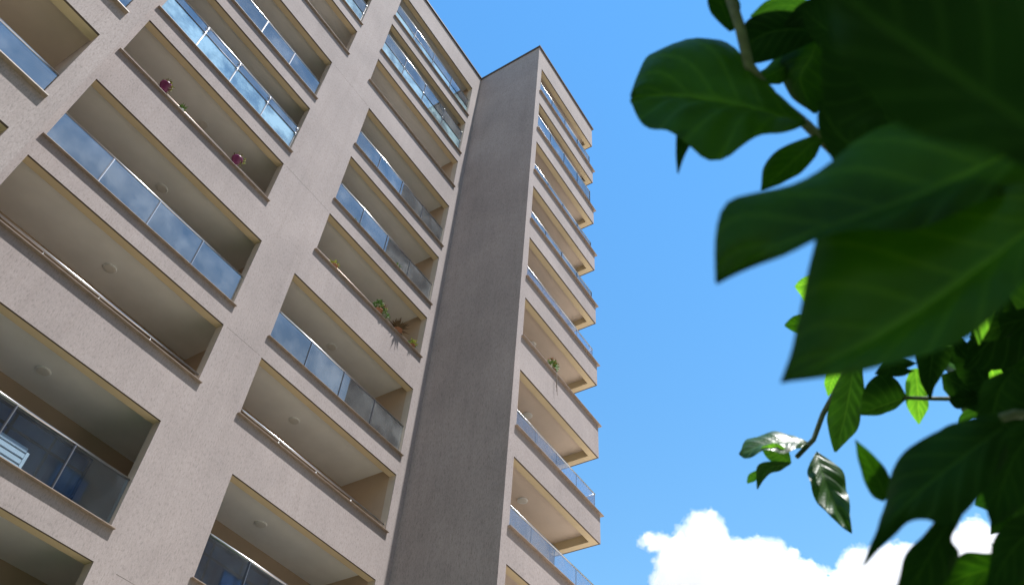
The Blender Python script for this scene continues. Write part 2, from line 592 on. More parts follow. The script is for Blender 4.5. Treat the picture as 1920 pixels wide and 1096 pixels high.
def sill(x0, x1, yf, z, parent, side=None):
    """stone coping on the parapet; side: y where a return along x1 ends"""
    q = MB()
    q.box(x0 - .07, x1 + .07, yf - .08, yf + .27, z + .002, z + .024)
    if side is not None:
        q.box(x1 - .27, x1 + .07, yf + .27, side, z + .002, z + .024)
    o = q.build('sill', MAT['sill'], parent)
    b = o.modifiers.new('bevel', 'BEVEL')
    b.width = .006
    b.segments = 1
    return o

def window(parent, x0, x1, y, z0, z1, n=4, transom=None):
    q = MB()
    f = .055
    for a, b, c, e in ((x0, x1, z0, z0 + f), (x0, x1, z1 - f, z1)):
        q.box(a, b, y - .05, y - .001, c, e)
    w = (x1 - x0) / n
    for k in range(n + 1):
        xc = min(max(x0 + w * k, x0 + f / 2), x1 - f / 2)
        q.box(xc - f / 2, xc + f / 2, y - .048, y - .001, z0 + f, z1 - f)
    if transom: q.box(x0 + f, x1 - f, y - .046, y - .001, transom, transom + f)
    o = q.build('window', MAT['frame'], parent)
    q = MB()
    q.box(x0 + .02, x1 - .02, y - .03, y - .012, z0 + .02, z1 - .02)
    q.build('pane', MAT['pane'], o)
    return o

def balcony(kind, r_):
    root = empty('balcony')
    root.parent = building
    top = ZT(r_) + .27
    q = MB()
    if kind in ('a', 'b'):
        xa, xb = (-5.75, .26) if kind == 'a' else (.38, X2R)
        q.box(xa, xb + (.0 if kind == 'a' else .12), .2401, 2.0, top, top + .15, 0)
        q.box(xa, xb + (.0 if kind == 'a' else .12), 2.0, 2.15, top - 2.85, top + .15, 1)
        q.box(xa - .06, xa, .2401, 2.15, top - 2.85, top + .15, 1)
        if kind == 'a': q.box(xb, xb + .06, .2401, 2.15, top - 2.85, top + .15, 1)
        else: q.box(xb, xb + .12, .2401, 2.0, top - 2.85, top, 1)
    else:
        f = mxr if kind == 'w' else mxl
        q.box(f(6.816), f(11.188), YW + .242, -1.652, top, top + .15, 0)
    q.build('ceiling', [MAT['ceiling' if kind in ('a', 'b') else 'ceilwarm'], MAT['roomwall']], root)
    q = MB()
    fz = ZT(r_) - 2.58
    if kind in ('a', 'b'): q.box(xa + .01, xb - .01, .245, 1.995, fz + .004, fz + .02)
    else: q.box(f(6.83), f(11.18), YW + .25, -1.66, fz + .004, fz + .02)
    q.build('floor', MAT['floor'], root)
    if kind == 'a':
        x0, x1 = X1L, X1R(r_)
        sill(x0, x1, 0, SILL(r_), root)
        if r_ >= 4: ceiling_light(root, -2.6, 1.24, top)
    elif kind == 'b':
        x0, x1 = X2L(r_), X2R
        sill(x0, x1, 0, SILL(r_), root)
        ceiling_light(root, {6: 1.9, 7: 3.7}.get(r_, 3.25), 1.2, top)
    else:
        f = mxr if kind == 'w' else mxl
        s = -1 if kind == 'v' else 1
        x0, x1 = f(6.814), f(XWR)
        q = MB()
        z = WSILL(r_)
        def bx(a, b, c, e): q.box(min(a, b), max(a, b), c, e, z + .002, z + .024)
        bx(x0 - .07 * s, x1 + .09 * s, YW - .09, YW + .27)
        bx(x1 - .27 * s, x1 + .09 * s, YW + .27, -1.66)
        q.build('sill', MAT['sill'], root)
        ceiling_light(root, f(8.9), -2.13, top)
    # railings
    if kind in ('a', 'b'):
        zs = SILL(r_) + .036
        if r_ in (6, 8): low_rail(x0, x1, .1, ZT(r_) - 1.47, root, 4, brown=(r_ == 6))
        elif r_ == 3: pass
        elif r_ == 2: railing(x0, x1, .1, zs, ZT(r_) - .68, 4, 'pale', 'glass', ZT(r_) - 1.42, parent=root)
        elif r_ == 1: railing(x0, x1, .1, zs, ZT(r_) - 1.0, 4, 'double', 'frost', ZT(r_) - 1.6, parent=root)
        elif r_ == 5 and kind == 'a': railing(x0, x1, .1, zs, ZT(r_) - 1.06, 4, 'pale', 'frost', ZT(r_) - 1.40, parent=root)
        else: railing(x0, x1, .1, zs, ZT(r_) - 1.34, 4, gm='low' if r_ >= 9 else 'glass', parent=root)
    else:
        zs = WSILL(r_) + .036
        x1r = f(11.33)
        if r_ == 6: pass
        elif r_ == 1: railing(x0, x1r, YW + .1, zs, ZT(r_) - 1.0, 4, 'double', 'frost', ZT(r_) - 1.62, side=-1.7, parent=root)
        elif r_ == 2: railing(x0, x1r, YW + .1, zs, ZT(r_) - .76, 4, 'double', 'frost', ZT(r_) - 1.5, side=-1.7, parent=root)
        else: railing(x0, x1r, YW + .1, zs, ZT(r_) - 1.36, 4, 'single', 'glass' if kind == 'v' or r_ < 5 else 'clear', side=-1.7, parent=root)
    # doors and windows behind
    fl = ZT(r_) - 2.58
    if kind == 'a' and r_ >= 9: window(root, -4.9, -.6, 2.0, fl + .02, ZT(r_) - .22, 5, ZT(r_) - .62)
    if kind == 'b' and r_ >= 9: window(root, 1.0, 4.6, 2.0, fl + .02, ZT(r_) - .22, 4, ZT(r_) - .62)
    if kind == 'w': window(root, 7.6, 10.6, -1.65, fl + .02, ZT(r_) - .45, 3)
    return root

for r_ in ROWS:
    balcony('a', r_)
    balcony('b', r_)
    balcony('w', r_)
for r_ in (6, 7, 8, 9, 10, 11):
    balcony('v', r_)

# ------------------------------------------------------------------ things on the balconies
def leaflets(mb, c, rad, n, size, m, rng, up=.3):
    for _ in range(n):
        d = Vector((rng.gauss(0, 1), rng.gauss(0, 1), rng.gauss(0, 1) + up)).normalized()
        p = Vector(c) + Vector((d.x * rad[0], d.y * rad[1], d.z * rad[2])) * rng.uniform(.35, 1)
        ax = (d + Vector((rng.uniform(-.6, .6), rng.uniform(-.6, .6), rng.uniform(-.4, .6)))).normalized()
        sd_ = ax.cross(Vector((rng.uniform(-1, 1), rng.uniform(-1, 1), rng.uniform(-1, 1)))).normalized()
        L = size * rng.uniform(.6, 1.3)
        w = L * .28
        nn = ax.cross(sd_) * L * .12
        mb.face([p, p + ax * L * .45 + sd_ * w + nn, p + ax * L, p + ax * L * .45 - sd_ * w + nn], m)

def blades(mb, c, n, L, w, m, rng, spread=1.0):
    for k in range(n):
        an = rng.uniform(0, 2 * math.pi)
        el = rng.uniform(.25, 1.35)
        d = Vector((math.cos(an) * math.cos(el) * spread, math.sin(an) * math.cos(el) * spread, math.sin(el))).normalized()
        s = d.cross(Vector((0, 0, 1))).normalized()
        l = L * rng.uniform(.6, 1.1)
        p = Vector(c)
        a = p + d * l * .5
        e = p + d * l - Vector((0, 0, l * .12))
        mb.face([p - s * w * .5, p + s * w * .5, a + s * w * .6, a - s * w * .6], m)
        mb.face([a - s * w * .6, a + s * w * .6, e], m)

def pot(root, x, y, z, r0, r1, h, mat):
    q = MB()
    q.lathe(x, y, [(0, z), (r0, z), (r1, z + h * .85), (r1 * 1.12, z + h * .85), (r1 * 1.14, z + h), (r1 * .98, z + h), (r1 * .95, z + h * .9), (0, z + h * .9)], 0, 22)
    return q.build('pot', mat, root)

def plant(name, label, x, y, z, kind, seed, cat='plant', group=None):
    rng = random.Random(seed)
    root = empty(name, (x, y, z))
    tag(root, label, cat, group)
    def fin(q, nm, mats):
        return q.build(nm, mats, root, fix=False)
    if kind == 'purple':
        pot(root, 0, 0, 0, .085, .125, .24, MAT['purple'])
        q = MB()
        leaflets(q, (0, 0, .28), (.12, .12, .10), 70, .07, 0, rng)
        leaflets(q, (.05, -.06, .22), (.12, .10, .10), 40, .06, 1, rng)
        leaflets(q, (.10, -.07, .02), (.05, .05, .14), 30, .05, 0, rng)
        fin(q, 'foliage', [MAT['folive'], MAT['fyellow']])
    elif kind == 'small':
        pot(root, 0, 0, 0, .05, .07, .10, MAT['white'])
        q = MB()
        blades(q, (0, 0, .09), 26, .22, .03, 0, rng)
        leaflets(q, (0, 0, .15), (.08, .08, .07), 30, .06, 0, rng)
        fin(q, 'foliage', [MAT['fgreen']])
    elif kind == 'succulent':
        pot(root, 0, 0, 0, .06, .09, .10, MAT['clay'])
        q = MB()
        blades(q, (0, 0, .09), 40, .23, .045, 0, rng)
        fin(q, 'foliage', [MAT['fyellow']])
    elif kind == 'bush':
        pot(root, 0, 0, 0, .07, .11, .14, MAT['clay'])
        q = MB()
        leaflets(q, (-.05, 0, .30), (.16, .13, .17), 190, .075, 0, rng)
        leaflets(q, (.20, -.04, .16), (.24, .10, .10), 150, .07, 0, rng)
        leaflets(q, (.10, -.04, .24), (.25, .12, .16), 40, .06, 1, rng)
        fin(q, 'foliage', [MAT['fgreen'], MAT['fyellow']])
        q = MB()
        leaflets(q, (.06, -.10, .30), (.16, .06, .12), 26, .04, 0, rng)
        fin(q, 'blossom', [MAT['fred']])
    elif kind == 'spiky':
        pot(root, 0, 0, 0, .09, .13, .14, MAT['clay'])
        q = MB()
        blades(q, (0, 0, .12), 85, .44, .045, 0, rng)
        fin(q, 'foliage', [MAT['fbrown']])
    elif kind == 'yellow':
        pot(root, 0, 0, 0, .06, .09, .10, MAT['clay'])
        q = MB()
        blades(q, (0, 0, .09), 50, .26, .04, 0, rng)
        leaflets(q, (0, 0, .14), (.16, .10, .10), 60, .07, 1, rng)
        fin(q, 'foliage', [MAT['fyellow'], MAT['fgreen']])
    elif kind == 'fern':
        pot(root, 0, 0, 0, .06, .08, .10, MAT['clay'])
        q = MB()
        blades(q, (0, 0, .09), 60, .30, .03, 0, rng)
        fin(q, 'foliage', [MAT['fgreen']])
    elif kind == 'red':
        pot(root, 0, 0, 0, .08, .12, .15, MAT['clay'])
        q = MB()
        leaflets(q, (0, -.02, .32), (.22, .17, .22), 260, .08, 0, rng)
        leaflets(q, (0, -.02, .34), (.22, .17, .22), 70, .07, 1, rng)
        fin(q, 'foliage', [MAT['fgreen'], MAT['fyellow']])
        q = MB()
        leaflets(q, (0, -.04, .42), (.24, .18, .18), 80, .05, 0, rng, up=.8)
        fin(q, 'blossom', [MAT['fred']])
        q = MB()
        for k in range(3):
            pts = [Vector((.02 * k, -.13, .10)), Vector((.03 * k, -.175, .0)), Vector((.03 * k - .01, -.182, -.3 - .1 * k)), Vector((.04 * k, -.18, -.62 - .12 * k))]
            q.tube(pts, .006, 0, 5)
        fin(q, 'vine', [MAT['fbrown']])

S6 = SILL(6) + .035
S5 = SILL(5) + .035
HP = 'purple pots hung on the parapet rail'
plant('potted_plant', 'purple flower pot on the parapet, the higher of two, left of the small green plant', -4.22, .02, S6 + .10, 'purple', 1, group=HP)
plant('potted_plant', 'purple flower pot on the parapet, the lower of two, nearest the right jamb', -1.83, .02, S6 + .10, 'purple', 2, group=HP)
plant('potted_plant', 'small dark green plant in a white pot between the two purple pots', -3.62, .04, S6, 'small', 3)
plant('potted_plant', 'pale yellow green rosette plant at the left end of the planted parapet', 2.02, .0, S6, 'succulent', 4)
plant('potted_plant', 'trailing green bush with small red flowers on the planted parapet', 4.0, .0, S6, 'bush', 5)
plant('potted_plant', 'bronze brown spiky plant right of the trailing green bush', 4.92, .02, S6, 'spiky', 6)
plant('potted_plant', 'bright yellow green plant at the right end of the planted parapet', 5.62, .0, S6, 'yellow', 7)
plant('potted_plant', 'green fern behind the glass railing, left one of two on that sill', 2.33, .19, S5, 'fern', 8, group='ferns behind one glass railing')
plant('potted_plant', 'green fern behind the glass railing, right one of two on that sill', 4.36, .19, S5, 'fern', 9, group='ferns behind one glass railing')
plant('potted_plant', 'bushy plant with red flowers and hanging vine on the projecting wing balcony', 8.62, YW + .09, WSILL(6) + .035, 'red', 10)

def slatted_box():
    root = empty('slatted_cabinet', (-2.75, .62, ZT(9) - 2.58))
    tag(root, 'white slatted cabinet standing behind the glass of the lowest clear balcony', 'cabinet')
    q = MB()
    for k in range(7):
        z = .22 + k * .115
        q.box(-.62, .44, -.02, .015, z, z + .078)
    q.build('slats', MAT['white'], root)
    q = MB()
    q.box(-.62, .44, .02, .40, .12, 1.0)
    q.build('body', paint('grey_cabinet_body', (.20, .22, .26), .1, 4, .6), root)
    q = MB()
    q.box(.445, .50, -.03, .42, .0, .92)
    q.box(-.70, -.63, -.03, .42, .0, .92)
    q.build('side_panel', MAT['white'], root)
slatted_box()

# unseen block added behind the camera: cuts low sky light, darkens lower glass
def sky_blocker():
    root = empty('added_sky_blocker', (2, -38, 0))
    tag(root, 'unseen dark brick block added behind the viewer to cut sky light on the balconies', 'building')
    brick = paint('dark_brick', (.16, .105, .08), .2, 1.2, .9)
    q = MB()
    q.box(-38, 34, -12, 0, 0, 36)
    q.box(-38.3, 34.3, -12.3, .3, 36.002, 36.5)
    q.build('wall', brick, root)
    for i in range(9):
        for k in range(6):
            x, z = -34 + i * 7.6, 3.2 + k * 5.6
            q = MB()
            q.box(x, x + 2.6, .004, .07, z, z + .08)
            q.box(x, x + 2.6, .004, .07, z + 1.7, z + 1.78)
            for xx in (x, x + 1.26, x + 2.52): q.box(xx, xx + .08, .004, .066, z + .08, z + 1.7)
            w_ = q.build('window', MAT['frame'], root)
            q = MB()
            q.box(x + .08, x + 2.52, .005, .03, z + .08, z + 1.7)
            q.build('pane', MAT['pane'], w_)
sky_blocker()

# ------------------------------------------------------------------ cloud
def cloud():
    D = 1400.0
    rng = random.Random(11)
    puffs = []
    def puff(px, py, rpx, dd=0):
        puffs.append((at(px, py, D + dd), rpx / FPX * D))
    for px, py, r_ in [(1322, 1010, 44), (1300, 1050, 50), (1345, 1045, 50), (1262, 1040, 30), (1236, 1024, 14), (1222, 1021, 9), (1214, 1020, 6), (1250, 1020, 13), (1312, 980, 20), (1330, 985, 18), (1275, 1005, 12), (1290, 1100, 70), (1255, 1085, 22),
                       (1385, 1060, 50), (1430, 1055, 52), (1470, 1080, 46), (1508, 1102, 46), (1540, 1128, 50), (1400, 1130, 90), (1500, 1150, 90),
                       (1585, 1085, 30), (1615, 1060, 32), (1650, 1055, 34), (1690, 1055, 36), (1730, 1060, 34), (1640, 1110, 60), (1720, 1110, 66),
                       (1790, 1040, 52), (1835, 1010, 40), (1850, 1050, 60), (1800, 1100, 70), (1580, 1160, 80), (1330, 1170, 80)]:
        puff(px, py, r_, rng.uniform(-40, 40))
    big = [(to_px(c), r_ / D * FPX) for c, r_ in puffs]
    for _ in range(420):
        (qx, qy, _z), r_ = rng.choice(big)
        an = rng.uniform(-math.pi, .25 * math.pi) if rng.random() < .8 else rng.uniform(0, 2 * math.pi)
        k = r_ * rng.uniform(.84, 1.12) + rng.uniform(0, 5) 
        puff(qx + math.cos(an) * k, qy + math.sin(an) * k, rng.choice((2, 3, 3, 4, 5, 7, 9)), rng.uniform(-50, 50))
    mb = MB()
    bm = bmesh.new()
    bmesh.ops.create_icosphere(bm, subdivisions=3, radius=1)
    base = [v.co.copy() for v in bm.verts]
    fcs = [tuple(v.index for v in f.verts) for f in bm.faces]
    bm.free()
    def vapour(name, dens):
        m, t, out = nodes(name)
        v = N(t, 'ShaderNodeVolumePrincipled')
        v.inputs['Color'].default_value = (.965, .97, .98, 1)
        v.inputs['Density'].default_value = dens
        v.inputs['Anisotropy'].default_value = .0
        t.links.new(v.outputs[0], out.inputs['Volume'])
        return m
    def body(name, scale, dens, minr, maxr, amp, voxel):
        mb = MB()
        for c, rad in puffs:
            if not minr < rad * FPX / D < maxr: continue
            n0 = len(mb.v)
            for b in base:
                p = c + b * rad * scale
                mb.v.append(tuple(p + b * (mnoise.fractal(p / 40.0, .9, 2.1, 4) * 12)))
            mb.f += [tuple(n0 + k for k in f) for f in fcs]
            mb.m += [0] * len(fcs)
            mb.s += [True] * len(fcs)
        o = mb.build(name, vapour(name + '_vapour', dens), fix=False)
        rm = o.modifiers.new('union', 'REMESH')
        rm.mode = 'VOXEL'
        rm.voxel_size = voxel
        for nm, sc, st in (('billow', 24, 14), ('curl', 9, 10 * amp), ('wisp', 3.4, 5.5 * amp)):
            tx = bpy.data.textures.new(nm, 'CLOUDS')
            tx.noise_scale = sc
            tx.noise_depth = 2
            dm = o.modifiers.new(nm, 'DISPLACE')
            dm.texture = tx
            dm.texture_coords = 'LOCAL'
            dm.strength = st
            dm.mid_level = .5
        return o
    o = body('cloud', 1.03, .016, 0, 999, 1.5, 1.4)
    core = body('core', .86, .035, 8, 999, 1.0, 1.6)
    core.parent = o
    tag(o, 'bright white cumulus cloud low in the blue sky', 'cloud', kind='structure')
cloud()

# ------------------------------------------------------------------ the shrub in the foreground
def spline(pts, n):
    """Catmull-Rom through pts, n samples by chord length"""
    P = [Vector(p) for p in pts]
    if len(P) == 2: return [P[0].lerp(P[1], i / (n - 1)) for i in range(n)]
    L = [0]
    for a, b in zip(P, P[1:]): L.append(L[-1] + (b - a).length)
    out = []
    for i in range(n):
        s = L[-1] * i / (n - 1)
        k = 0
        while k < len(P) - 2 and s > L[k + 1]: k += 1
        u = (s - L[k]) / max(L[k + 1] - L[k], 1e-9)
        p0 = P[k - 1] if k > 0 else P[k] * 2 - P[k + 1]
        p3 = P[k + 2] if k + 2 < len(P) else P[k + 1] * 2 - P[k]
        p1, p2 = P[k], P[k + 1]
        out.append(.5 * ((2 * p1) + (p2 - p0) * u + (2 * p0 - 5 * p1 + 4 * p2 - p3) * u * u + (3 * p1 - p0 - 3 * p2 + p3) * u ** 3))
    return out

def leaf_obj(mid, ea, eb, d, parent, mat, pucker=1.0, name='leaf', nv=30, nu=7):
    """a leaf from its midrib and its two edges, base first; every point (px, py, depth offset from d)"""
    g = lambda L: [at(p[0], p[1], d + (p[2] if len(p) > 2 else 0)) for p in L]
    M, A, B = spline(g(mid), nv), spline(g(ea), nv), spline(g(eb), nv)
    length = sum((b - a).length for a, b in zip(M, M[1:]))
    grid, uvs = [], []
    for i in range(nv):
        v = i / (nv - 1)
        nrm = (A[i] - B[i]).cross(M[min(i + 1, nv - 1)] - M[max(i - 1, 0)])
        nrm = nrm.normalized() if nrm.length > 1e-9 else Vector((0, 0, 1))
        row = []
        for k in range(-nu, nu + 1):
            u = abs(k) / nu
            E_ = A[i] if k < 0 else B[i]
            p = M[i].lerp(E_, u)
            w = (E_ - M[i]).length
            belly = math.sin(math.pi * u) * w * .10
            pk = math.sin(2 * math.pi * (v * 7 - u ** .8 * 1.7)) * .018 * length * .5 * math.sin(math.pi * min(1, u * .9 + .05)) * pucker
            wv = math.sin(2 * math.pi * (v * 2.6 + (.2 if k < 0 else .55))) * .018 * length * u * u * math.sin(math.pi * v) * min(1.5, pucker)
            row.append(p + nrm * (belly + pk + wv))
            uvs.append((.5 + .5 * k / nu, v))
        grid.append(row)
    cols = 2 * nu + 1
    me = bpy.data.meshes.new(name)
    vs = [tuple(p) for r_ in grid for p in r_]
    fs = [(i * cols + k, i * cols + k + 1, (i + 1) * cols + k + 1, (i + 1) * cols + k) for i in range(nv - 1) for k in range(cols - 1)]
    me.from_pydata(vs, [], fs)
    ul = me.uv_layers.new(name='UVMap')
    for lp in me.loops: ul.data[lp.index].uv = uvs[lp.vertex_index]
    me.polygons.foreach_set('use_smooth', [True] * len(fs))
    me.materials.append(MAT[mat])
    me.update()
    o = bpy.data.objects.new(name, me)
    COL.objects.link(o)
    o.parent = parent
    return o

def ovate(base, dirn, nrm, L, wid, bend, nv=9, nu=2, fold=.25):
    """points and uvs of a plain ovate leaf"""
    d = dirn.normalized()
    s = d.cross(nrm).normalized()
    n = s.cross(d)
    pts, uvs = [], []
    for i in range(nv):
        v = i / (nv - 1)
        w = wid * (math.sin(math.pi * min(1, v ** .75)) ** .8) * (1 - .25 * v) * .5
        c = base + d * (L * v) - n * (bend * L * v * v)
        for k in range(-nu, nu + 1):
            u = k / nu
            pts.append(c + s * (w * u) + n * (abs(u) * w * fold))
            uvs.append((.5 + .5 * u, v))
    fs = [(i * (2 * nu + 1) + k, i * (2 * nu + 1) + k + 1, (i + 1) * (2 * nu + 1) + k + 1, (i + 1) * (2 * nu + 1) + k)
          for i in range(nv - 1) for k in range(2 * nu)]
    return pts, fs, uvs

def crown(name, centres, rng, mats, parent, size=(.10, .16), hang=.5):
    vs, fs, uv, mi = [], [], [], []
    for c in centres:
        an = rng.uniform(0, 2 * math.pi)
        d = Vector((math.cos(an), math.sin(an), rng.uniform(-1.1, .5) - hang * .3))
        n = Vector((rng.gauss(0, .45), rng.gauss(0, .45), 1))
        L = rng.uniform(*size)
        p, f, u = ovate(c - d.normalized() * L * .5, d, n, L, L * rng.uniform(.42, .58), rng.uniform(.0, .35), fold=rng.uniform(.05, .4))
        n0 = len(vs)
        vs += [tuple(q) for q in p]
        uv += u
        fs += [tuple(n0 + i for i in q) for q in f]
        mi += [rng.choices(range(len(mats)), weights=[5, 5, 2][:len(mats)])[0]] * len(f)
    me = bpy.data.meshes.new(name)
    me.from_pydata(vs, [], fs)
    ul = me.uv_layers.new(name='UVMap')
    for lp in me.loops: ul.data[lp.index].uv = uv[lp.vertex_index]
    for m in mats: me.materials.append(MAT[m])
    me.polygons.foreach_set('material_index', mi)
    me.polygons.foreach_set('use_smooth', [True] * len(fs))
    me.update()
    o = bpy.data.objects.new(name, me)
    COL.objects.link(o)
    o.parent = parent
    return o

TRUNK = Vector((-5.75, -14.0, 0))
shrub = empty('leafy_tree', TRUNK)
tag(shrub, 'leafy tree with broad dark green leaves hanging close in front of the building', 'tree')
shrub_inv = Matrix.Translation(-TRUNK)

def branch(pts, rad, mat='twig', name='branch'):
    q = MB()
    q.tube(spline(pts, max(8, len(pts) * 6)), [rad[0] + (rad[1] - rad[0]) * i / (max(8, len(pts) * 6) - 1) for i in range(max(8, len(pts) * 6))], 0, 10)
    o = q.build(name, MAT[mat], shrub)
    o.matrix_parent_inverse = shrub_inv
    return o

def L(parent, *a, **k):
    return leaf_obj(*a, parent, **k)

T = TRUNK
branch([T, T + Vector((.03, .02, 1.2)), T + Vector((-.02, .05, 2.4)), T + Vector((.05, 0, 3.8))], (.075, .03), 'bark', 'trunk')
tr = lambda z: T + Vector((.0, .03, z))
b1 = branch([tr(2.2), at(2120, 470, .95), at(1760, 360, .95), at(1560, 280, .92), at(1508, 230, .90)], (.018, .0055))
b2 = branch([tr(2.0), at(2150, 520, .62), at(1960, 330, .58)], (.018, .006))
b3 = branch([tr(1.9), at(2250, 640, 1.9), at(1900, 480, 1.75), at(1640, 590, 1.70), at(1582, 705, 1.62), at(1541, 780, 1.60), at(1524, 826, 1.58), at(1494, 856, 1.56)], (.018, .0045))
b4 = branch([tr(1.9), at(2150, 760, 1.5), at(1900, 748, 1.42), at(1760, 747, 1.40), at(1694, 745, 1.38)], (.016, .003))
b5 = branch([tr(1.8), at(2250, 860, .9), at(1950, 780, .8), at(1850, 790, .76)], (.016, .004))
b6 = branch([tr(2.6), at(1760, -420, 1.15), at(1480, -300, 1.05), at(1372, -60, .95), at(1384, 30, .92), at(1402, 118, .92), at(1450, 185, .92), at(1506, 228, .91)], (.013, .0055))
for b in (b1, b2, b3, b4, b5, b6): pass

# the round leaf at upper left
leaf_obj([(1512, 231), (1440, 212), (1360, 193, .03), (1270, 181, .06), (1183, 182, .05)],
         [(1512, 229), (1462, 182, .04), (1405, 118, .13), (1345, 78, .20), (1278, 72, .23), (1222, 98, .20), (1194, 145, .12), (1181, 180, .05)],
         [(1512, 233), (1465, 250, -.04), (1405, 266, -.07), (1362, 290, -.08), (1325, 292, -.08), (1290, 274, -.06), (1250, 250, -.03), (1205, 230, .01), (1181, 190, .05)],
         .86, b1, 'leaf', 1.2)
leaf_obj([(1284, 250), (1276, 290), (1271, 324)], [(1268, 248), (1267, 288), (1270, 326)], [(1304, 256), (1284, 292), (1272, 326)], .82, b1, 'leafdark', .2, nv=10)
# big leaf whose tip points left
leaf_obj([(1990, 245), (1870, 300), (1720, 368, .0), (1580, 420, .0), (1450, 468, .01), (1343, 530, .03)],
         [(1985, 100), (1880, 165, .03), (1740, 205, .05), (1620, 262, .06), (1520, 322, .06), (1420, 362, .06), (1362, 385, .05), (1340, 450, .04), (1341, 530, .03)],
         [(1995, 330), (1860, 378, -.02), (1720, 420, -.03), (1600, 437, -.02), (1525, 457, -.01), (1460, 480, .0), (1400, 505, .02), (1346, 532, .03)],
         .47, b2, 'leaf', .8)
# big leaf below it
leaf_obj([(1995, 380), (1880, 470), (1750, 565, .0), (1620, 645, .01), (1464, 717, .03)],
         [(1960, 330), (1760, 380, .04), (1620, 405, .06), (1545, 420, .06), (1520, 470, .06), (1507, 560, .05), (1488, 640, .04), (1463, 716, .03)],
         [(2010, 440), (1910, 545, -.03), (1850, 600, -.03), (1780, 648, -.03), (1700, 680, -.02), (1600, 697, .0), (1464, 718, .03)],
         .44, b2, 'leaf', .8)
# very near dark leaf in the upper right corner
leaf_obj([(2050, 330), (1900, 220), (1740, 110), (1600, 10), (1520, -70)],
         [(2080, 260), (2000, 60, .02), (1860, -90, .03), (1680, -160, .03), (1520, -75)],
         [(2020, 360), (1860, 290, -.01), (1740, 255, -.01), (1640, 195, -.01), (1570, 100, -.01), (1555, 10, .0), (1518, -70)],
         .27, b2, 'leafdark', .6)
# leaf between them
leaf_obj([(1660, 215), (1625, 160), (1590, 110), (1560, 40)],
         [(1656, 220), (1585, 240), (1545, 190), (1540, 110), (1556, 38)], [(1664, 212), (1668, 150), (1640, 80), (1600, 40), (1562, 38)],
         .62, b6, 'leafdark')
leaf_obj([(1700, 330), (1620, 290), (1570, 250), (1535, 190)],
         [(1690, 340), (1610, 330), (1560, 300), (1535, 240), (1533, 190)], [(1705, 320), (1660, 230), (1600, 190), (1537, 188)],
         .70, b1, 'leafdark')
leaf_obj([(1850, 330), (1740, 300), (1640, 265), (1560, 250)],
         [(1850, 300), (1750, 200), (1640, 190), (1558, 248)], [(1850, 350), (1740, 360), (1640, 330), (1558, 252)],
         .75, b1, 'leafdark')
# leaves of the upper twig
leaf_obj([(1535, 72), (1520, 110), (1500, 150), (1528, 212)],
         [(1530, 66), (1490, 85, .02), (1462, 120, .03), (1478, 175, .03), (1526, 214)], [(1540, 72), (1556, 110), (1560, 160), (1530, 214)],
         1.0, b6, 'leaf', 1.6)
leaf_obj([(1500, 110), (1470, 128), (1440, 142), (1410, 153)],
         [(1498, 98), (1470, 100, .02), (1440, 122, .02), (1408, 152)], [(1502, 128), (1475, 150), (1445, 160), (1410, 154)],
         1.02, b6, 'leaf', 1.5)
leaf_obj([(1530, 60), (1490, 55), (1440, 62), (1392, 88)],
         [(1530, 40), (1490, 22), (1430, 24), (1396, 45), (1390, 86)], [(1530, 75), (1490, 95), (1440, 115), (1405, 118), (1392, 90)],
         1.0, b6, 'leafdark')
leaf_obj([(1515, 15), (1470, 10), (1440, 16), (1408, 32)],
         [(1515, 0), (1480, -8), (1440, 0), (1406, 30)], [(1515, 22), (1475, 26), (1440, 30), (1410, 34)],
         1.05, b6, 'leafbright')
leaf_obj([(1372, 58), (1362, 30), (1350, 0), (1335, -40)],
         [(1368, 60), (1342, 36), (1326, 5), (1333, -42)], [(1376, 58), (1386, 30), (1384, 0), (1338, -42)],
         .97, b6, 'leaf')
leaf_obj([(1560, -5), (1530, 10), (1505, 30), (1470, 50)],
         [(1560, -30), (1530, -8), (1495, 12), (1468, 48)], [(1565, 20), (1535, 40), (1505, 52), (1470, 52)],
         .98, b6, 'leafdark')
leaf_obj([(1600, 60), (1560, 60), (1530, 40), (1500, 10)],
         [(1600, 90), (1560, 100), (1520, 70), (1498, 12)], [(1600, 20), (1570, 5), (1540, 0), (1502, 8)],
         .9, b6, 'leafdark')
# folded leaf under the round one
leaf_obj([(1535, 258), (1505, 285), (1468, 320), (1428, 356)],
         [(1530, 252), (1475, 272, .01), (1435, 305, .02), (1426, 356)], [(1543, 264), (1525, 300), (1485, 335), (1430, 357)],
         .9, b1, 'leaf')
# young leaves peeping out behind the big ones
leaf_obj([(1530, 520), (1512, 530), (1498, 536), (1490, 537)], [(1530, 512), (1512, 517), (1498, 526), (1490, 536)], [(1525, 580), (1510, 570), (1500, 552), (1490, 538)], 1.5, b3, 'leafbright')
leaf_obj([(1530, 606), (1505, 606), (1485, 608), (1471, 610)], [(1530, 588), (1505, 588), (1485, 594), (1471, 608)], [(1530, 632), (1505, 628), (1488, 622), (1472, 612)], 1.5, b3, 'leaf')
